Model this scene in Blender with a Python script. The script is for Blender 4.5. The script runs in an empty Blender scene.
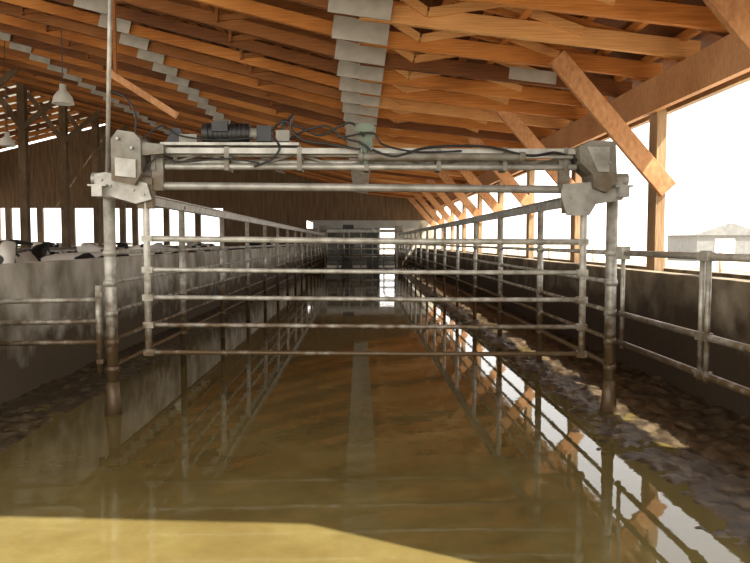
import bpy, bmesh, math, random
from mathutils import Vector, Matrix, noise
random.seed(4)
S=bpy.context.scene
COL=S.collection

# ---------------------------------------------------------------- materials
def newmat(name):
    m=bpy.data.materials.new(name); m.use_nodes=True
    nt=m.node_tree; b=nt.nodes['Principled BSDF']
    return m,nt,b
def N(nt,t,**k):
    n=nt.nodes.new(t)
    for a,v in k.items(): setattr(n,a,v)
    return n
def ramp(nt,stops):
    r=N(nt,'ShaderNodeValToRGB')
    e=r.color_ramp.elements
    e[0].position=stops[0][0]; e[0].color=(*stops[0][1],1)
    e[1].position=stops[-1][0]; e[1].color=(*stops[-1][1],1)
    for p,c in stops[1:-1]:
        x=e.new(p); x.color=(*c,1)
    return r
def noisemat(name,stops,scale=5,detail=6,rough=0.8,metal=0,bump=0.2,stretch=(1,1,1),bscale=None,spec=0.5,coord='Object',bdist=0.02):
    m,nt,b=newmat(name)
    tc=N(nt,'ShaderNodeTexCoord'); mp=N(nt,'ShaderNodeMapping'); mp.inputs['Scale'].default_value=stretch
    nt.links.new(tc.outputs[coord],mp.inputs[0])
    n=N(nt,'ShaderNodeTexNoise'); n.inputs['Scale'].default_value=scale; n.inputs['Detail'].default_value=detail
    nt.links.new(mp.outputs[0],n.inputs['Vector'])
    r=ramp(nt,stops); nt.links.new(n.outputs['Fac'],r.inputs[0]); nt.links.new(r.outputs[0],b.inputs['Base Color'])
    b.inputs['Roughness'].default_value=rough; b.inputs['Metallic'].default_value=metal
    b.inputs['Specular IOR Level'].default_value=spec
    if bump:
        n2=N(nt,'ShaderNodeTexNoise'); n2.inputs['Scale'].default_value=bscale or scale*3; n2.inputs['Detail'].default_value=6
        nt.links.new(mp.outputs[0],n2.inputs['Vector'])
        bp=N(nt,'ShaderNodeBump'); bp.inputs['Strength'].default_value=bump; bp.inputs['Distance'].default_value=bdist
        nt.links.new(n2.outputs['Fac'],bp.inputs['Height']); nt.links.new(bp.outputs[0],b.inputs['Normal'])
    return m
def dirtify(m,z0,z1,dirt,nscale=6,lo=0.55,hi=0.95,shift=0.12):
    nt=m.node_tree; b=nt.nodes['Principled BSDF']
    src=b.inputs['Base Color'].links[0].from_socket
    geo=N(nt,'ShaderNodeNewGeometry'); sep=N(nt,'ShaderNodeSeparateXYZ'); nt.links.new(geo.outputs['Position'],sep.inputs[0])
    n=N(nt,'ShaderNodeTexNoise'); n.inputs['Scale'].default_value=nscale; n.inputs['Detail'].default_value=8; nt.links.new(geo.outputs['Position'],n.inputs['Vector'])
    mr=N(nt,'ShaderNodeMapRange'); mr.inputs['From Min'].default_value=z0; mr.inputs['From Max'].default_value=z1
    mr.inputs['To Min'].default_value=1.0; mr.inputs['To Max'].default_value=0.0
    nt.links.new(sep.outputs['Z'],mr.inputs['Value'])
    ad=N(nt,'ShaderNodeMath',operation='ADD'); nt.links.new(mr.outputs[0],ad.inputs[0]); nt.links.new(n.outputs['Fac'],ad.inputs[1])
    r=ramp(nt,[(lo,(0,0,0)),(hi,(1,1,1))]); 
    sb=N(nt,'ShaderNodeMath',operation='SUBTRACT'); sb.inputs[1].default_value=shift; nt.links.new(ad.outputs[0],sb.inputs[0])
    nt.links.new(sb.outputs[0],r.inputs[0])
    mx=N(nt,'ShaderNodeMixRGB'); nt.links.new(r.outputs[0],mx.inputs[0]); nt.links.new(src,mx.inputs[1]); mx.inputs[2].default_value=(*dirt,1)
    nt.links.new(mx.outputs[0],b.inputs['Base Color'])

def woodmat(name,cols,stretch,scale=1.0,rough=0.7):
    m,nt,b=newmat(name)
    g=N(nt,'ShaderNodeNewGeometry'); mp=N(nt,'ShaderNodeMapping'); mp.inputs['Scale'].default_value=stretch
    nt.links.new(g.outputs['Position'],mp.inputs[0])
    n=N(nt,'ShaderNodeTexNoise'); n.inputs['Scale'].default_value=9*scale; n.inputs['Detail'].default_value=8
    nt.links.new(mp.outputs[0],n.inputs['Vector'])
    n2=N(nt,'ShaderNodeTexNoise'); n2.inputs['Scale'].default_value=0.8; n2.inputs['Detail'].default_value=2
    nt.links.new(g.outputs['Position'],n2.inputs['Vector'])
    mx=N(nt,'ShaderNodeMath',operation='MULTIPLY_ADD'); mx.inputs[1].default_value=0.5
    nt.links.new(n2.outputs['Fac'],mx.inputs[0])
    ml=N(nt,'ShaderNodeMath',operation='MULTIPLY'); ml.inputs[1].default_value=0.5; nt.links.new(n.outputs['Fac'],ml.inputs[0])
    nt.links.new(ml.outputs[0],mx.inputs[2])
    r=ramp(nt,[(0.36,cols[0]),(0.5,cols[1]),(0.63,cols[2])]); nt.links.new(mx.outputs[0],r.inputs[0])
    nt.links.new(r.outputs[0],b.inputs['Base Color'])
    b.inputs['Roughness'].default_value=rough
    b.inputs['Specular IOR Level'].default_value=0.3
    bp=N(nt,'ShaderNodeBump'); bp.inputs['Strength'].default_value=0.2; bp.inputs['Distance'].default_value=0.008
    nt.links.new(n.outputs['Fac'],bp.inputs['Height']); nt.links.new(bp.outputs[0],b.inputs['Normal'])
    return m

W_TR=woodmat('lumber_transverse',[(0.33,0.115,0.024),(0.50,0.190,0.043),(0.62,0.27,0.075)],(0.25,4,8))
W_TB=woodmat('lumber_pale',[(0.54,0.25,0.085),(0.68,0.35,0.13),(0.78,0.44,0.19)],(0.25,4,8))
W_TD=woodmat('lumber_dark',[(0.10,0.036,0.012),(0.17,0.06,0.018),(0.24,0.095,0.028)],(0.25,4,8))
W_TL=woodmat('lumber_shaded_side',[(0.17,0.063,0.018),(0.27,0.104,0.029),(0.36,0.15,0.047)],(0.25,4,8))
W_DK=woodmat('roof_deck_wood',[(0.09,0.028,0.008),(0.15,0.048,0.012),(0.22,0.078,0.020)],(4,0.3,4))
W_BR=woodmat('brace_lumber',[(0.36,0.165,0.070),(0.50,0.25,0.11),(0.60,0.33,0.165)],(2,6,1.2))
W_PO=woodmat('post_lumber',[(0.24,0.14,0.07),(0.36,0.24,0.13),(0.50,0.36,0.22)],(6,6,0.4))
W_PD=woodmat('post_weathered',[(0.09,0.055,0.03),(0.15,0.10,0.055),(0.23,0.16,0.09)],(6,6,0.4))
PLATE=noisemat('truss_plate_grey',[(0.3,(0.35,0.335,0.30)),(0.7,(0.50,0.48,0.44))],4,rough=0.55,metal=0.1,bump=0.05)
GALV=noisemat('galvanised_pipe',[(0.3,(0.26,0.235,0.185)),(0.5,(0.44,0.415,0.35)),(0.72,(0.62,0.59,0.52))],9,detail=9,rough=0.42,metal=0.25,bump=0.12)
dirtify(GALV,0.05,1.5,(0.12,0.075,0.035),11,shift=0.12)
GALV2=noisemat('galvanised_clean',[(0.3,(0.26,0.245,0.21)),(0.7,(0.50,0.485,0.44))],7,detail=9,rough=0.4,metal=0.35,bump=0.06)
CASE=noisemat('grey_housing_paint',[(0.3,(0.19,0.18,0.15)),(0.7,(0.31,0.30,0.26))],6,detail=9,rough=0.55,metal=0.1,bump=0.15)
dirtify(CASE,1.6,2.7,(0.13,0.095,0.055),9)
BLACK=noisemat('black_rubber',[(0.3,(0.008,0.008,0.009)),(0.7,(0.025,0.025,0.025))],8,rough=0.45,bump=0.05)
GREEN=noisemat('green_grey_paint',[(0.3,(0.09,0.12,0.08)),(0.7,(0.15,0.19,0.13))],8,rough=0.5,bump=0.05)
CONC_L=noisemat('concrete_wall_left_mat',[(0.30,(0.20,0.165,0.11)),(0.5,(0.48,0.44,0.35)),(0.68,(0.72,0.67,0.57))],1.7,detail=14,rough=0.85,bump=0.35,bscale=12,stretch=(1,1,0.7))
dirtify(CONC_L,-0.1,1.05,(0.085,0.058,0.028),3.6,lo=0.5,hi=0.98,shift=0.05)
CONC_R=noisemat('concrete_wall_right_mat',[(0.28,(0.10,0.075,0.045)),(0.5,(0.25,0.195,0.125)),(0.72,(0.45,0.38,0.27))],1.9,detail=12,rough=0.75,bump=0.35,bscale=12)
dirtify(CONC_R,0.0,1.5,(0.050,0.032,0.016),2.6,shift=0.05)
SLAB=noisemat('barn_slab',[(0.3,(0.12,0.09,0.06)),(0.7,(0.28,0.23,0.16))],1.5,rough=0.8,bump=0.2)
ALLEY=noisemat('dry_alley',[(0.3,(0.26,0.17,0.09)),(0.7,(0.44,0.32,0.19))],2.5,rough=0.9,bump=0.3)
GROUND=noisemat('yard_gravel',[(0.3,(0.46,0.39,0.30)),(0.7,(0.60,0.54,0.45))],0.6,rough=0.95,bump=0.2)
WHITE=noisemat('white_panel',[(0.3,(0.30,0.30,0.27)),(0.7,(0.42,0.42,0.39))],1.5,rough=0.6,bump=0.03)
LAMPM=noisemat('lamp_enamel',[(0.3,(0.70,0.70,0.66)),(0.7,(0.82,0.82,0.78))],3,rough=0.4,bump=0)
DARKW=noisemat('dark_siding',[(0.3,(0.09,0.055,0.028)),(0.7,(0.20,0.12,0.06))],2,rough=0.8,bump=0.2,stretch=(4,4,0.4))
DKMET=noisemat('dark_machinery',[(0.3,(0.04,0.045,0.045)),(0.7,(0.12,0.12,0.11))],3,rough=0.5,bump=0.05)
SHEDM=noisemat('shed_cladding',[(0.3,(0.15,0.15,0.15)),(0.7,(0.21,0.21,0.20))],3,rough=0.7,bump=0.05)
MUD=noisemat('wet_manure_mud',[(0.3,(0.024,0.015,0.008)),(0.5,(0.060,0.041,0.022)),(0.72,(0.17,0.125,0.072))],7,detail=14,rough=0.36,bump=0.5,bscale=18,bdist=0.02,spec=0.45)
SKY=bpy.data.materials.new('translucent_ridge_sheet'); SKY.use_nodes=True
nt=SKY.node_tree; b=nt.nodes['Principled BSDF']; out=nt.nodes['Material Output']
nn=N(nt,'ShaderNodeTexNoise'); nn.inputs['Scale'].default_value=0.8
rr=ramp(nt,[(0.3,(0.55,0.52,0.45)),(0.7,(0.85,0.82,0.75))]); nt.links.new(nn.outputs['Fac'],rr.inputs[0])
tb=N(nt,'ShaderNodeBsdfTranslucent'); nt.links.new(rr.outputs[0],tb.inputs[0]); nt.links.new(rr.outputs[0],b.inputs['Base Color'])
ms=N(nt,'ShaderNodeMixShader'); ms.inputs[0].default_value=0.4; nt.links.new(b.outputs[0],ms.inputs[1]); nt.links.new(tb.outputs[0],ms.inputs[2]); nt.links.new(ms.outputs[0],out.inputs[0])

WATER,nt,b=newmat('murky_manure_water')
g=N(nt,'ShaderNodeNewGeometry')
n=N(nt,'ShaderNodeTexNoise'); n.inputs['Scale'].default_value=0.9; n.inputs['Detail'].default_value=12; n.inputs['Roughness'].default_value=0.68
nt.links.new(g.outputs['Position'],n.inputs['Vector'])
r=ramp(nt,[(0.3,(0.092,0.064,0.020)),(0.5,(0.132,0.099,0.033)),(0.7,(0.180,0.142,0.053))]); nt.links.new(n.outputs['Fac'],r.inputs[0])
nt.links.new(r.outputs[0],b.inputs['Base Color'])
b.inputs['IOR'].default_value=1.40
n3=N(nt,'ShaderNodeTexNoise'); n3.inputs['Scale'].default_value=2.5; n3.inputs['Detail'].default_value=8
nt.links.new(g.outputs['Position'],n3.inputs['Vector'])
mr=N(nt,'ShaderNodeMapRange'); mr.inputs['From Min'].default_value=0.5; mr.inputs['From Max'].default_value=0.8; mr.inputs['To Min'].default_value=0.010; mr.inputs['To Max'].default_value=0.10
nt.links.new(n3.outputs['Fac'],mr.inputs['Value']); nt.links.new(mr.outputs[0],b.inputs['Roughness'])
n2=N(nt,'ShaderNodeTexNoise'); n2.inputs['Scale'].default_value=5; n2.inputs['Detail'].default_value=4
nt.links.new(g.outputs['Position'],n2.inputs['Vector'])
bp=N(nt,'ShaderNodeBump'); bp.inputs['Strength'].default_value=0.03; bp.inputs['Distance'].default_value=0.02
nt.links.new(n2.outputs['Fac'],bp.inputs['Height']); nt.links.new(bp.outputs[0],b.inputs['Normal'])

HIDE,nt,b=newmat('holstein_hide')
tc=N(nt,'ShaderNodeTexCoord'); oi=N(nt,'ShaderNodeObjectInfo'); va=N(nt,'ShaderNodeVectorMath',operation='ADD')
cx=N(nt,'ShaderNodeCombineXYZ'); mm=N(nt,'ShaderNodeMath',operation='MULTIPLY'); mm.inputs[1].default_value=37
nt.links.new(oi.outputs['Random'],mm.inputs[0]); nt.links.new(mm.outputs[0],cx.inputs[0]); nt.links.new(mm.outputs[0],cx.inputs[1])
nt.links.new(tc.outputs['Object'],va.inputs[0]); nt.links.new(cx.outputs[0],va.inputs[1])
n=N(nt,'ShaderNodeTexNoise'); n.inputs['Scale'].default_value=1.7; n.inputs['Detail'].default_value=1.5
nt.links.new(va.outputs[0],n.inputs['Vector'])
r=ramp(nt,[(0.485,(0.015,0.013,0.012)),(0.505,(0.72,0.68,0.60))]); nt.links.new(n.outputs['Fac'],r.inputs[0])
nt.links.new(r.outputs[0],b.inputs['Base Color']); b.inputs['Roughness'].default_value=0.7

# ---------------------------------------------------------------- mesh builder
class MB:
    def __init__(s,name):
        s.name=name; s.bm=bmesh.new(); s.mats=[]
    def mi(s,mat):
        if mat not in s.mats: s.mats.append(mat)
        return s.mats.index(mat)
    def _faces(s,vs,faces,mat,smooth=False):
        k=s.mi(mat); bv=[s.bm.verts.new(v) for v in vs]
        for f in faces:
            try:
                fc=s.bm.faces.new([bv[i] for i in f]); fc.material_index=k; fc.smooth=smooth
            except ValueError: pass
    def box(s,lo,hi,mat):
        x0,y0,z0=lo; x1,y1,z1=hi
        vs=[(x0,y0,z0),(x1,y0,z0),(x1,y1,z0),(x0,y1,z0),(x0,y0,z1),(x1,y0,z1),(x1,y1,z1),(x0,y1,z1)]
        s._faces(vs,[(0,3,2,1),(4,5,6,7),(0,1,5,4),(1,2,6,5),(2,3,7,6),(3,0,4,7)],mat)
    def beam(s,p,q,w,h,mat,up=(0,0,1)):
        p=Vector(p);q=Vector(q);d=(q-p).normalized(); side=d.cross(Vector(up))
        if side.length<1e-4: side=Vector((1,0,0))
        side.normalize(); u=side.cross(d).normalized()
        vs=[]
        for c in (p,q):
            for a,b_ in ((-1,-1),(1,-1),(1,1),(-1,1)):
                vs.append(c+side*(a*w/2)+u*(b_*h/2))
        s._faces(vs,[(3,2,1,0),(4,5,6,7),(0,1,5,4),(1,2,6,5),(2,3,7,6),(3,0,4,7)],mat)
    def tube(s,pts,r,mat,seg=10,caps=True):
        pts=[Vector(p) for p in pts]; rings=[]; k=s.mi(mat); pu=None
        for i,p in enumerate(pts):
            if i==0: d=pts[1]-p
            elif i==len(pts)-1: d=p-pts[i-1]
            else: d=(pts[i+1]-p).normalized()+(p-pts[i-1]).normalized()
            d.normalize()
            if pu is None:
                a=Vector((0,0,1)) if abs(d.z)<0.9 else Vector((1,0,0))
            else: a=pu
            u=(a-d*a.dot(d)).normalized(); pu=u; v=d.cross(u)
            rr=r[i] if isinstance(r,(list,tuple)) else r
            rings.append([s.bm.verts.new(p+u*(rr*math.cos(t))+v*(rr*math.sin(t))) for t in [2*math.pi*j/seg for j in range(seg)]])
        for a,b_ in zip(rings,rings[1:]):
            for j in range(seg):
                f=s.bm.faces.new([a[j],a[(j+1)%seg],b_[(j+1)%seg],b_[j]]); f.smooth=True; f.material_index=k
        if caps:
            f=s.bm.faces.new(rings[0][::-1]); f.material_index=k
            f=s.bm.faces.new(rings[-1]); f.material_index=k
    def cyl(s,p,q,r,mat,seg=12): s.tube([p,q],r,mat,seg)
    def prism(s,poly,y0,y1,mat):
        n=len(poly); vs=[(x,y0,z) for x,z in poly]+[(x,y1,z) for x,z in poly]
        fs=[tuple(range(n)),tuple(range(2*n-1,n-1,-1))]+[(i,i+n,(i+1)%n+n,(i+1)%n) for i in range(n)]
        s._faces(vs,fs,mat)
    def lathe(s,prof,c,mat,seg=24):
        k=s.mi(mat); rings=[]
        for r,z in prof:
            rings.append([s.bm.verts.new((c[0]+r*math.cos(2*math.pi*j/seg),c[1]+r*math.sin(2*math.pi*j/seg),c[2]+z)) for j in range(seg)])
        for a,b_ in zip(rings,rings[1:]):
            for j in range(seg):
                f=s.bm.faces.new([a[j],a[(j+1)%seg],b_[(j+1)%seg],b_[j]]); f.smooth=True; f.material_index=k
    def done(s,bevel=0):
        bmesh.ops.recalc_face_normals(s.bm,faces=s.bm.faces)
        me=bpy.data.meshes.new(s.name); s.bm.to_mesh(me); s.bm.free()
        for m in s.mats: me.materials.append(m)
        o=bpy.data.objects.new(s.name,me); COL.objects.link(o)
        if bevel:
            bv=o.modifiers.new('bevel','BEVEL'); bv.width=bevel; bv.segments=2; bv.limit_method='ANGLE'
        return o

YE=44.0
YR=2.45

# ---------------------------------------------------------------- floor, ground, water, mud
m=MB('ground'); m.box((-400,-200,-0.4),(400,500,-0.13),GROUND); m.done()
m=MB('floor'); m.box((-23.9,YR-4,-0.12),(-3.66,YE+6,0.0),SLAB); m.box((3.6,YR-4,-0.12),(4.9,YE+6,0.0),ALLEY); m.box((-3.66,-4,-0.125),(3.6,YE+6,-0.06),SLAB); m.done()
m=MB('manure_water'); 
m._faces([(-3.478,-4,0),(3.398,-4,0),(3.398,YE-0.1,0),(-3.478,YE-0.1,0)],[(0,1,2,3)],WATER); m.done()

def mud(name,xa,xb,inner,base,flat):
    bm=bmesh.new(); ys=[]; y=-1.0
    while y<42.4: ys.append(y); y+=0.04 if y<11 else (0.12 if y<20 else 0.5)
    nx=48; grid=[]
    for y in ys:
        row=[]
        for i in range(nx+1):
            x=xa+(xb-xa)*i/nx
            t=abs(x-inner)/abs(xb-xa)
            p=Vector((x,y,0)); ps=Vector((x*1.6,y,0))
            h=base+0.072*min(1,t/0.28)+0.035*t+flat*(0.040*noise.fractal(p*1.5,1.0,2.0,3)+0.026*noise.fractal(ps*7+Vector((9,2,4)),0.9,2.0,4))
            lump=noise.noise(p*8+Vector((3,7,1)))
            h+=flat*max(0,lump-0.15)*0.04
            if t<0.03: h=-0.1
            row.append(bm.verts.new((x,y,max(-0.11,min(h,0.12)))))
        grid.append(row)
    for a,b_ in zip(grid,grid[1:]):
        for i in range(nx):
            f=bm.faces.new([a[i],a[i+1],b_[i+1],b_[i]]); f.smooth=True
    bmesh.ops.recalc_face_normals(bm,faces=bm.faces)
    me=bpy.data.meshes.new(name); bm.to_mesh(me); bm.free(); me.materials.append(MUD)
    o=bpy.data.objects.new(name,me); COL.objects.link(o); return o
mud('manure_bank',1.7,3.395,1.7,-0.063,1.0)
mud('manure_bank',-3.475,-2.5,-2.5,-0.080,0.7)

# ---------------------------------------------------------------- walls
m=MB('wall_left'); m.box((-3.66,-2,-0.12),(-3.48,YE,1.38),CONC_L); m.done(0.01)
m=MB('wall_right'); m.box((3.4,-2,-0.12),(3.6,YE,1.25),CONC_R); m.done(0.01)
m=MB('wall_outer_right'); m.box((4.62,YR,-0.12),(4.78,YE,1.2),CONC_R); m.done()
m=MB('wall_outer_left'); m.box((-24.1,YR,-0.12),(-23.9,YE+4,1.0),CONC_L); m.box((-24.1,YR,4.3),(-24.0,YE+4,6.8),DARKW)
y=YR+0.5
while y<YE+4: m.box((-24.12,y-0.12,1.0),(-23.85,y+0.12,4.3),W_PD); y+=4
m.done()
m=MB('sun_blocker_front_right'); m.box((2.5,YR-0.15,0.15),(5.1,YR-0.06,4.1),DARKW); m.box((4.80,YR-0.06,0.02),(4.86,3.95,4.05),DARKW); m.done()  # unseen panels added to shade the right foreground and cut the sun strip short

def ztop(x): return 5.42-0.25*x if x>-15 else 9.17+0.25*(x+15)
m=MB('wall_back')
yb=YE
m.prism([(-3.4,2.95),(4.6,2.95),(4.6,4.1),(0,5.3),(-3.4,6.1)],yb,yb+0.12,DARKW)
m.prism([(-24,3.7),(-3.4,3.7),(-3.4,6.1),(-15,9.0),(-24,6.7)],yb,yb+0.12,DARKW)
m.box((-24,yb,-0.1),(-3.4,yb+0.15,1.0),CONC_L)
m.box((-8.6,yb,1.0),(-3.4,yb+0.14,3.7),DARKW)
x=-24
while x<-8.3: m.box((x,yb-0.02,1.0),(x+0.35,yb+0.2,3.75),W_PD); x+=1.95
m.box((-3.0,yb-0.05,2.45),(3.6,yb+0.05,2.95),WHITE)
m.box((-3.5,yb,-0.1),(-2.2,yb+0.12,2.45),CONC_L); m.box((2.3,yb,-0.1),(4.6,yb+0.12,2.95),CONC_L)
for x in (-2.2,-0.75,0.75,2.2): m.box((x-0.07,yb-0.1,0),(x+0.07,yb+0.1,2.9),WHITE)
m.box((-3.2,yb+5.9,-0.1),(1.35,yb+6,3.0),DKMET); m.box((2.4,yb+5.9,-0.1),(4.6,yb+6,3.0),DKMET); m.box((1.35,yb+5.9,-0.1),(2.4,yb+6,0.7),DKMET)
m.box((-3.4,yb+0.15,2.95),(4.6,yb+6,3.0),DARKW)
m.done()

# ---------------------------------------------------------------- roof
m=MB('ceiling')
y0,y1=YR-0.35,YE+0.3
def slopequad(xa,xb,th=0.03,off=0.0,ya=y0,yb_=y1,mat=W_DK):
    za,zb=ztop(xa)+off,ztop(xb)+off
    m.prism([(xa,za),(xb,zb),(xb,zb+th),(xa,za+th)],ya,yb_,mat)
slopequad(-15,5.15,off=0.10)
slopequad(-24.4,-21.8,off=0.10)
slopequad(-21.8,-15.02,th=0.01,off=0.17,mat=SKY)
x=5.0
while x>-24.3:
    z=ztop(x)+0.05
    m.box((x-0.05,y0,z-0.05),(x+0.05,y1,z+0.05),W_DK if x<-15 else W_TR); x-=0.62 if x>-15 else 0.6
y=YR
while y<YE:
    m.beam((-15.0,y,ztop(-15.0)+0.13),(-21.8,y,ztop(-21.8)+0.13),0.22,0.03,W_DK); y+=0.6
m.prism([(5.15,4.05),(0,5.25),(-15,9.0),(-15,9.35),(0,5.55),(5.15,4.25)],y0-0.03,y0,W_DK)
m.box((5.1,y0,3.98),(5.15,y1,4.26),W_DK)
m.done()

m=MB('roof_trusses')
def zb(x): return 4.72-0.11*x if x>0 else 4.72-0.25*x
y=YR; i=0
while y<YE:
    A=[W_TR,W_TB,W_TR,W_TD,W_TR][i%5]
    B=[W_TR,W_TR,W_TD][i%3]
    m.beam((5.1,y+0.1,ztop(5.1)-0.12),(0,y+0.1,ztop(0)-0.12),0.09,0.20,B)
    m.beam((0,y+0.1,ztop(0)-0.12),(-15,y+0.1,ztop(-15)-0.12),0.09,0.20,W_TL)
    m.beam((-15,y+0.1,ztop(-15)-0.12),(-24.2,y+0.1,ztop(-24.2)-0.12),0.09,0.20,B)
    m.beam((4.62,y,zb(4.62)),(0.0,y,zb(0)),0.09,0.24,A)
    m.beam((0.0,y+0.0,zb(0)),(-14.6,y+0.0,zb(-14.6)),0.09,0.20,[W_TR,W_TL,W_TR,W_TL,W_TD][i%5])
    xs=[3.0,1.9,0.9,-0.1]
    for k,(a,b_) in enumerate(zip(xs,xs[1:])):
        if k%2==0: p=(a,y-0.08,zb(a)+0.05); q=(b_,y-0.08,ztop(b_)-0.12)
        else: p=(a,y-0.08,ztop(a)-0.12); q=(b_,y-0.08,zb(b_)+0.05)
        m.beam(p,q,0.05,0.12,W_TB)
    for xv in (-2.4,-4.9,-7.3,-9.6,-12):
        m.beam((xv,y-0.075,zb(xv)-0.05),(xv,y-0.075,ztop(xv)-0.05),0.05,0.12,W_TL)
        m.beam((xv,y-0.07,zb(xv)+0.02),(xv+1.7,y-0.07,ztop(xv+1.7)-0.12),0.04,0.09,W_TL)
    m.beam((-0.42,y-0.13,zb(-0.2)+0.06),(0.42,y-0.13,zb(0.2)+0.02),0.02,0.34,PLATE)
    m.beam((-5.2,y-0.13,zb(-5.2)),(-4.6,y-0.13,zb(-4.6)),0.02,0.26,PLATE)
    m.beam((-9.9,y-0.13,zb(-9.9)),(-9.3,y-0.13,zb(-9.3)),0.02,0.26,PLATE)
    if i==8: m.beam((2.5,y-0.13,zb(2.5)+0.0),(3.3,y-0.13,zb(3.3)+0.0),0.02,0.2,PLATE)
    y+=1.2; i+=1
for x in (-2.6,-7.0,-11.0): m.beam((x,YR,zb(x)+0.16),(x,YE,zb(x)+0.16),0.1,0.05,W_TR)
m.beam((2.2,YR,zb(2.2)+0.16),(2.2,YE,zb(2.2)+0.16),0.1,0.05,W_TR)
m.done()

m=MB('eave_header_beam'); m.box((4.35,YR,3.55),(4.45,YE,4.05),W_BR); m.box((4.61,YR,3.55),(4.71,YE,4.05),W_PO); m.done()
y=2.7
while y<YE:
    m=MB('timber_post')
    m.box((4.455,y-0.15,0.0),(4.605,y+0.15,4.05),W_PO)
    m.beam((4.62,y-0.2,2.38),(2.90,y-0.2,4.34),0.09,0.29,W_BR)
    m.done(0.008); y+=4
y=21.6
while y<YE:
    m=MB('ridge_post'); m.box((-14.15,y-0.15,0),(-13.85,y+0.15,8.1),W_PD)
    m.beam((-14,y-0.1,6.3),(-12.2,y-0.1,7.75),0.08,0.22,W_PD); m.beam((-14,y-0.1,6.3),(-15.6,y-0.1,8.6),0.08,0.22,W_PD)
    m.done(); y+=4

# ---------------------------------------------------------------- pipe fences
def fence(x,side):
    m=MB('pipe_fence'); y=6.5
    while y<YE-0.5:
        m.cyl((x,y,-0.1),(x,y,2.17 if y<7 else 2.02),0.052 if y<7 else 0.04,GALV,16)
        m.tube([(x,y,2.02),(x,y,2.06)],0.06,GALV2)
        y+=2.6
    m.box((x-0.045,6.2,2.0),(x+0.045,YE-0.5,2.09),GALV2)
    m.box((x-0.08,6.2,2.09),(x+0.08,YE-0.5,2.105),GALV2)
    zs=(1.5,1.22,0.94,0.67,0.42)
    for z in zs: m.cyl((x+side*0.05,6.5,z),(x+side*0.05,YE-0.5,z),0.022,GALV,10)
    y=6.5
    while y<25:
        for z in zs: m.cyl((x,y,z-0.03),(x,y,z+0.03),0.060 if y<7 else 0.048,GALV,12)
        y+=2.6
    m.tube([(x,6.5,-0.05),(x,6.5,0.12),(x,6.5,0.3)],[0.085,0.068,0.055],GALV,14)
    return m.done()
fence(-2.31,-1); fence(2.34,1)

m=MB('pipe_gate'); x=2.40
for z in (1.5,0.94,0.67): m.cyl((x,2.6,z),(x,6.42,z),0.026,GALV,12)
for y in (4.78,4.87,6.36): m.cyl((x,y,0.62),(x,y,1.54),0.020,GALV,12)
m.cyl((x,2.6,0.62),(x,2.6,1.54),0.024,GALV,12)
for z in (1.5,0.94,0.67): m.box((x-0.03,4.75,z-0.03),(x+0.03,4.90,z+0.03),GALV)
m.cyl((x-0.08,2.45,-0.1),(x-0.08,2.45,1.7),0.05,GALV,14)
m.box((2.36,6.3,1.44),(2.44,6.44,1.56),GALV)
m.done()
m=MB('pipe_gate'); yy=6.46
for z in (1.07,0.87,0.68): m.tube([(-3.46,yy,z-0.015),(-2.42,yy,z)],0.024,GALV,12)
m.cyl((-2.41,yy,0.40),(-2.41,yy,1.2),0.030,GALV,12)
m.cyl((-3.4,yy,0.55),(-3.4,yy,1.15),0.03,GALV,12)
for z in (1.12,0.5): m.box((-2.43,yy-0.03,z-0.02),(-2.37,yy+0.03,z+0.02),GALV)
m.done()

# ---------------------------------------------------------------- crowd gate
m=MB('crowd_gate'); Y=6.36
XL,XR=-1.93,2.03
zr=[1.63,1.35,1.10,0.85,0.60]
for k,z in enumerate(zr):
    m.tube([(XL,Y,z),(XL+1.3,Y,z-0.012),(XL+2.6,Y,z-0.026),(XR,Y,z-0.03)],0.021 if k else 0.027,GALV,12)
m.cyl((XL,Y,0.565),(XL,Y,2.04),0.031,GALV,14)
m.cyl((XR,Y,0.535),(XR,Y,1.9),0.031,GALV,14)
for z in zr:
    m.box((XL-0.04,Y-0.035,z-0.028),(XL+0.055,Y+0.035,z+0.028),GALV)
    m.box((XR-0.055,Y-0.035,z-0.058),(XR+0.04,Y+0.035,z-0.002),GALV)
m.cyl((-1.85,Y+0.02,2.105),(2.28,Y+0.02,2.075),0.036,GALV2,16)
m.box((-1.98,Y-0.03,2.39),(2.02,Y+0.05,2.44),GALV2)
m.box((-1.98,Y+0.12,2.38),(2.02,Y+0.18,2.43),GALV2)
m.cyl((-1.75,Y,2.275),(1.95,Y,2.275),0.028,GALV2,16)
m.cyl((-1.98,Y+0.14,2.33),(2.0,Y+0.14,2.33),0.026,GALV,12)
m.cyl((0.02,Y-0.06,2.36),(1.45,Y-0.06,2.36),0.034,CASE,16)
m.cyl((-0.02,Y-0.06,2.36),(0.02,Y-0.06,2.36),0.045,CASE,16); m.cyl((1.42,Y-0.06,2.36),(1.47,Y-0.06,2.36),0.045,CASE,16)
m.cyl((1.45,Y-0.06,2.36),(1.9,Y-0.06,2.36),0.016,GALV2,12)
for x in (-1.85,-1.2,-0.55,0.05,0.7,1.3,1.85):
    m.box((x-0.02,Y-0.035,2.24),(x+0.02,Y+0.18,2.45),CASE)
for k in range(9):
    x=-1.85+k*0.42
    if k%2==0: m.beam((x,Y+0.09,2.28),(x+0.42,Y+0.09,2.40),0.02,0.02,CASE)
    else: m.beam((x,Y+0.09,2.40),(x+0.42,Y+0.09,2.28),0.02,0.02,CASE)
for x in (-1.82,1.84):
    m.box((x-0.05,Y-0.02,2.06),(x+0.05,Y+0.02,2.42),CASE)
m.prism([(-2.19,2.14),(-1.99,2.10),(-1.93,2.20),(-1.93,2.50),(-1.99,2.56),(-2.13,2.58),(-2.19,2.50)],Y-0.13,Y+0.18,CASE)
m.prism([(-2.15,2.18),(-1.97,2.16),(-1.97,2.32),(-2.15,2.34)],Y-0.15,Y-0.13,GALV2)
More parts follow.
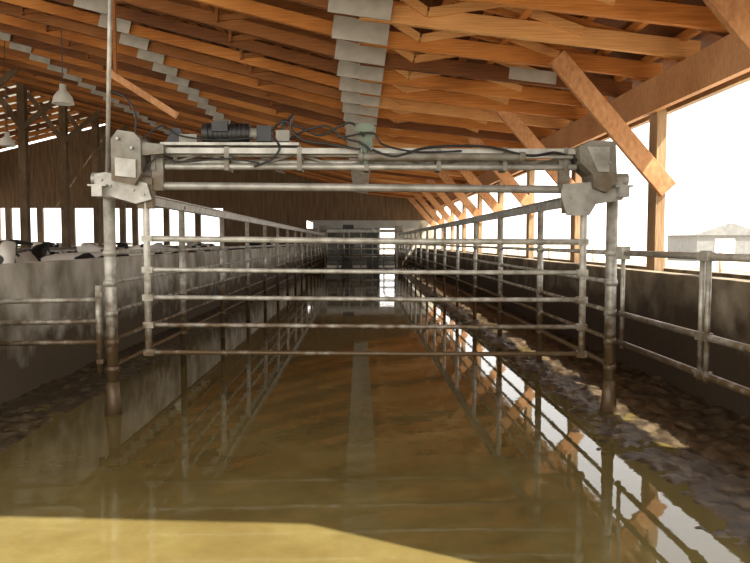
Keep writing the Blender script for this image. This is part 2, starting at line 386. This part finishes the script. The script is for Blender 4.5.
m.prism([(-1.95,2.36),(-1.74,2.38),(-1.74,2.46),(-1.95,2.48)],Y-0.1,Y+0.16,CASE)
m.prism([(-2.36,2.06),(-2.36,2.20),(-2.26,2.22),(-1.90,2.12),(-1.86,1.98),(-2.0,1.94),(-2.2,2.0)],Y-0.07,Y-0.05,GALV2)
m.prism([(-2.36,2.11),(-2.36,2.2),(-1.86,2.17),(-1.86,2.11)],Y-0.05,Y+0.30,CASE)
m.box((-2.0,Y-0.03,1.90),(-1.86,Y+0.05,2.12),CASE)
m.cyl((-2.40,Y+0.3,2.165),(-2.22,Y+0.3,2.165),0.06,GALV2,18)
m.cyl((-2.40,Y-0.0,2.165),(-2.22,Y-0.0,2.165),0.055,GALV2,18)
m.box((-2.2,Y-0.02,2.2),(-2.05,Y+0.25,2.26),GALV2)
for (bx,bz) in ((-2.30,2.15),(-2.22,2.10),(-2.02,2.06),(-1.93,2.02),(1.9,2.0),(2.02,1.9),(2.2,2.08),(2.32,2.06),(-2.12,2.5),(-2.0,2.42),(2.08,2.42),(2.2,2.3)):
    m.cyl((bx,Y-0.175 if bz>2.25 else Y-0.085,bz),(bx,Y-0.12 if bz>2.25 else Y-0.05,bz),0.013,GALV2,8)
m.prism([(1.95,2.30),(1.93,2.44),(2.03,2.50),(2.26,2.49),(2.28,2.14),(2.19,2.04),(2.08,2.08),(2.06,2.2)],Y-0.14,Y+0.18,CASE)
m.prism([(2.0,2.44),(2.2,2.44),(2.2,2.22),(2.1,2.22)],Y-0.16,Y-0.14,GALV2)
m.prism([(1.80,2.02),(1.82,2.12),(2.34,2.16),(2.38,2.10),(2.36,1.98),(2.12,1.94),(2.06,1.84),(1.86,1.84)],Y-0.06,Y-0.035,GALV2)
m.box((1.84,Y-0.035,1.86),(2.08,Y+0.06,2.08),CASE)
m.cyl((2.26,Y+0.3,2.165),(2.42,Y+0.3,2.165),0.06,GALV2,18)
m.cyl((2.26,Y,2.165),(2.42,Y,2.165),0.055,GALV2,18)
m.box((2.18,Y-0.02,2.12),(2.34,Y+0.34,2.18),GALV2)
m.box((-1.78,Y-0.06,2.46),(-0.55,Y+0.16,2.485),GALV2)
m.cyl((-1.42,Y+0.05,2.575),(-1.00,Y+0.05,2.575),0.088,BLACK,24)
for k in range(9): m.cyl((-1.38+k*0.042,Y+0.05,2.575),(-1.365+k*0.042,Y+0.05,2.575),0.097,BLACK,24)
m.cyl((-1.00,Y+0.05,2.575),(-0.93,Y+0.05,2.575),0.055,CASE,18)
m.box((-0.93,Y-0.02,2.50),(-0.80,Y+0.12,2.64),BLACK)
m.box((-1.32,Y-0.07,2.58),(-1.18,Y-0.02,2.67),BLACK)
m.box((-1.62,Y-0.03,2.48),(-1.46,Y+0.1,2.56),CASE)
m.prism([(-1.75,2.485),(-1.55,2.485),(-1.62,2.62),(-1.68,2.62)],Y,Y+0.03,BLACK)
m.box((-0.76,Y-0.02,2.50),(-0.64,Y+0.1,2.60),CASE)
m.cyl((-0.70,Y+0.04,2.6),(-0.70,Y+0.04,2.70),0.018,BLACK,10)
def hose(pts,r=0.011,n=10,M=BLACK):
    P=[Vector(p) for p in pts]; out=[]
    for i in range(len(P)-1):
        p0=P[max(i-1,0)];p1=P[i];p2=P[i+1];p3=P[min(i+2,len(P)-1)]
        for k in range(n):
            t=k/n
            out.append(0.5*((2*p1)+(-p0+p2)*t+(2*p0-5*p1+4*p2-p3)*t*t+(-p0+3*p1-3*p2+p3)*t**3))
    out.append(P[-1]); m.tube(out,r,M,8)
hose([(-0.80,Y,2.60),(-0.70,Y-0.05,2.67),(-0.55,Y-0.06,2.62),(-0.35,Y-0.06,2.55),(-0.1,Y-0.05,2.66),(0.03,Y-0.05,2.54)])
hose([(-0.80,Y,2.55),(-0.72,Y-0.08,2.44),(-0.78,Y-0.08,2.34),(-0.86,Y-0.08,2.30),(-0.95,Y-0.06,2.27)])
hose([(-0.68,Y,2.66),(-0.60,Y-0.08,2.72),(-0.62,Y-0.08,2.60),(-0.50,Y-0.08,2.5),(-0.3,Y-0.08,2.47),(0.0,Y-0.08,2.42)])
hose([(-0.64,Y,2.52),(-0.5,Y-0.1,2.58),(-0.3,Y-0.1,2.62),(-0.15,Y-0.09,2.52),(0.0,Y-0.08,2.48),(0.1,Y-0.08,2.40)])
hose([(0.1,Y-0.08,2.42),(0.3,Y-0.09,2.36),(0.6,Y-0.08,2.44),(1.1,Y-0.08,2.45),(1.5,Y-0.08,2.37),(1.75,Y-0.06,2.40),(1.95,Y-0.05,2.33)],0.012)
hose([(-0.2,Y-0.09,2.52),(0.1,Y-0.1,2.56),(0.2,Y-0.1,2.46),(0.5,Y-0.09,2.40),(0.9,Y-0.08,2.41)],0.009)
hose([(-1.95,Y-0.05,2.2),(-1.80,Y-0.07,2.35),(-1.6,Y-0.06,2.31),(-1.2,Y-0.06,2.34),(-0.9,Y-0.08,2.3)],0.008)
hose([(-1.9,Y-0.16,2.5),(-1.75,Y-0.1,2.62),(-1.6,Y-0.08,2.54),(-1.3,Y-0.09,2.50),(-0.95,Y-0.07,2.52)],0.008)
m.box((-0.02,Y-0.05,2.44),(0.10,Y+0.02,2.66),GREEN)
m.box((-0.05,Y-0.07,2.58),(0.12,Y-0.04,2.64),GREEN)
m.cyl((0.04,Y-0.03,2.3),(0.04,Y-0.03,2.46),0.03,GREEN,12)
m.done(0.004)

m=MB('crowd_gate'); Y=39.0
for z in (0.6,0.9,1.2,1.5,1.8): m.cyl((-1.9,Y,z),(1.9,Y,z),0.03,GALV,8)
for x in (-1.9,-0.95,0,0.95,1.9): m.cyl((x,Y,0.5),(x,Y,2.1),0.04,GALV,8)
m.box((-2.4,Y-0.1,2.13),(2.4,Y+0.15,2.30),GALV2)
m.box((-1.0,Y-0.15,2.30),(-0.4,Y+0.1,2.55),BLACK); m.box((-2.3,Y-0.15,2.12),(-1.9,Y+0.1,2.5),CASE); m.box((1.9,Y-0.15,2.12),(2.3,Y+0.1,2.5),CASE)
m.done()
m=MB('parlour_entrance_stalls'); Y=42.6
for k in range(7):
    x=-2.1+k*0.7
    m.tube([(x,Y,0),(x,Y,1.5),(x+0.12,Y,1.7),(x+0.35,Y,1.75)],0.04,GALV2,8)
m.box((-1.2,Y+0.4,0),(-0.5,Y+0.9,1.7),DKMET); m.box((0.35,Y+0.4,0),(1.1,Y+0.9,2.2),DKMET); m.box((-0.4,Y+0.6,1.3),(0.3,Y+0.9,1.9),WHITE)
m.cyl((-2.2,Y,1.2),(2.2,Y,1.2),0.04,GALV2,8); m.cyl((-2.2,Y,0.7),(2.2,Y,0.7),0.04,GALV2,8)
m.done()

# ---------------------------------------------------------------- suspended pipe, board, lamps
m=MB('hanging_drop_pipe'); m.cyl((-2.38,6.66,2.12),(-2.27,6.66,5.2),0.020,GALV2,12)
m.box((-2.42,6.61,2.1),(-2.34,6.71,2.24),CASE)
hose([(-2.34,6.66,3.0),(-2.2,6.66,2.95),(-2.10,6.64,2.8),(-2.10,6.62,2.62),(-2.12,6.6,2.52)],0.009,8,BLACK)
m.done()
m=MB('wooden_brace_board'); m.beam((-3.5,9.9,3.95),(-2.55,9.9,3.35),0.05,0.09,W_BR); m.beam((-3.4,9.92,3.9),(-3.4,9.92,5.5),0.04,0.05,W_TL)
m.done()
def lamp(x,y,z,s=1.0,top=None):
    m=MB('barn_lamp')
    prof=[(0.0,0.34),(0.07,0.34),(0.08,0.20),(0.12,0.17),(0.20,0.06),(0.235,-0.08),(0.24,-0.10),(0.225,-0.08),(0.18,0.04),(0.0,0.10)]
    m.lathe([(r*s,h*s) for r,h in prof],(x,y,z),LAMPM)
    m.cyl((x,y,z+0.3*s),(x,y,top),0.012,DKMET,8)
    m.lathe([(0.0,-0.06*s),(0.05*s,-0.04*s),(0.06*s,0.03*s),(0.03*s,0.09*s)],(x,y,z),WHITE,14)
    m.done()
lamp(-6.7,16.1,4.8,1.0,zb(-6.7)); lamp(-10.0,20.2,4.4,0.9,zb(-10.0)); lamp(-11.6,32,3.7,1.1,zb(-11.6)); lamp(-6.8,26,4.4,0.9,zb(-6.8))

m=MB('freestall_dividers')
for xx in (-9.9,-18.0):
    y=8
    while y<YE-1:
        m.tube([(xx,y,0),(xx,y,1.25),(xx+0.15,y,1.35),(xx+1.6,y,1.35),(xx+1.8,y,1.2),(xx+1.8,y,0.6),(xx+1.6,y,0.45),(xx+0.1,y,0.45)],0.03,GALV2,8)
        y+=1.3
    m.cyl((xx+0.1,8,1.4),(xx+0.1,YE-1,1.4),0.03,GALV2,8)
m.done()

# ---------------------------------------------------------------- cows
def cowmesh():
    V=[];E=[];R=[]
    def a(p,r,par=None):
        V.append(p);R.append(r if isinstance(r,tuple) else (r,r)); i=len(V)-1
        if par is not None:E.append((par,i))
        return i
    pel=a((-0.62,0,1.14),(0.32,0.30)); mid=a((-0.15,0,1.03),(0.38,0.41),pel); ch=a((0.38,0,1.05),(0.32,0.40),mid)
    nb=a((0.68,0,1.2),(0.18,0.26),ch); nk=a((0.98,0,1.38),(0.125,0.17),nb); hd=a((1.20,0,1.50),(0.14,0.14),nk)
    mz=a((1.38,0,1.38),(0.115,0.125),hd); mz1=a((1.54,0,1.24),(0.085,0.095),mz); mz2=a((1.62,0,1.17),(0.105,0.085),mz1)
    rump=a((-0.90,0,1.2),(0.22,0.20),pel)
    t=a((-1.06,0,1.17),0.045,rump); t=a((-1.12,0,0.8),0.025,t); t=a((-1.11,0,0.55),0.022,t); t=a((-1.11,0,0.38),0.045,t)
    for s in (-1,1):
        h=a((-0.70,0.21*s,0.90),(0.14,0.20),pel); h=a((-0.56,0.23*s,0.74),(0.10,0.13),h); h=a((-0.84,0.2*s,0.47),(0.055,0.065),h)
        h=a((-0.80,0.2*s,0.14),0.048,h); h=a((-0.75,0.2*s,0.03),0.065,h)
        f=a((0.45,0.19*s,0.8),(0.12,0.17),ch); f=a((0.47,0.19*s,0.42),0.066,f); f=a((0.46,0.19*s,0.14),0.048,f); f=a((0.50,0.19*s,0.03),0.062,f)
        e=a((1.12,0.15*s,1.55),0.04,hd); e=a((1.08,0.30*s,1.53),(0.06,0.025),e)
    u=a((-0.42,0,0.70),0.16,pel)
    me=bpy.data.meshes.new('tmp'); me.from_pydata(V,E,[]); o=bpy.data.objects.new('tmpcow',me); COL.objects.link(o)
    o.modifiers.new('s','SKIN')
    for i,sv in enumerate(me.skin_vertices[0].data): sv.radius=R[i]; sv.use_root=(i==0)
    ss=o.modifiers.new('ss','SUBSURF'); ss.levels=2; ss.render_levels=2
    dg=bpy.context.evaluated_depsgraph_get(); dg.update()
    out=bpy.data.meshes.new_from_object(o.evaluated_get(dg)); bpy.data.objects.remove(o)
    for p in out.polygons: p.use_smooth=True
    zmin=min(v.co.z for v in out.vertices)
    for v in out.vertices: v.co.z-=zmin
    out.materials.clear(); out.materials.append(HIDE); out.name='dairy_cow'; return out
CM=cowmesh()
spots=[(-5.9,11.6,-60,1.05),(-5.8,15.0,20,1.0),(-7.0,14.8,100,1.03),(-6.0,18.0,160,1.02),(-5.0,20.8,80,1.0),(-7.0,19.9,95,1.02),(-5.8,24,185,1.0),(-7.0,27.5,85,1.03),
       (-5.6,30,30,1.03),(-6.4,33,170,1.0),(-5.8,37,15,1.03),(-12,26,90,1.0),(-12.2,33,90,1.0),(-15.8,35.6,80,1.0),(-12.0,39,60,1.0)]
for (x,y,r,s) in spots:
    o=bpy.data.objects.new('dairy_cow',CM); COL.objects.link(o); o.location=(x,y,0.0); o.rotation_euler=(0,0,math.radians(r)); o.scale=(s,s,s)

# ---------------------------------------------------------------- distant yard
m=MB('farm_shed'); 
m.box((30,62,-0.13),(36,68,2.2),SHEDM); m.prism([(29.6,2.2),(36.4,2.2),(33,3.3)],61.8,68.2,SHEDM); m.box((31.6,61.95,0),(33.4,62,1.9),LAMPM); m.done()
m=MB('yard_fence')
for k in range(14): m.cyl((14,12+k*5,-0.13),(14,12+k*5,1.2),0.06,W_PO,8)
for z in (0.5,1.0): m.cyl((14,12,z),(14,77,z),0.02,W_PO,6)
m.done()

# ---------------------------------------------------------------- light
w=bpy.data.worlds.new('World'); S.world=w; w.use_nodes=True
nt=w.node_tree; bg=nt.nodes['Background']; bg.inputs[0].default_value=(1.0,0.98,0.94,1); bg.inputs[1].default_value=2.6
sd=bpy.data.lights.new('sun','SUN'); sd.energy=14.5; sd.angle=math.radians(0.53); sd.color=(1,0.95,0.84)
so=bpy.data.objects.new('sun',sd); COL.objects.link(so)
so.rotation_euler=Vector((0.70,-0.40,1.0)).to_track_quat('Z','Y').to_euler(); so.location=(20,-12,30)

# ---------------------------------------------------------------- camera
cd=bpy.data.cameras.new('camera'); cd.lens=33.6; cd.sensor_width=36; cd.clip_end=1000
co=bpy.data.objects.new('camera',cd); COL.objects.link(co); co.location=(0,0,1.6)
co.rotation_euler=(math.radians(90-3.23),0,math.radians(-1.15)); S.camera=co
S.view_settings.view_transform='Standard'; S.view_settings.look='None'; S.view_settings.exposure=0.0
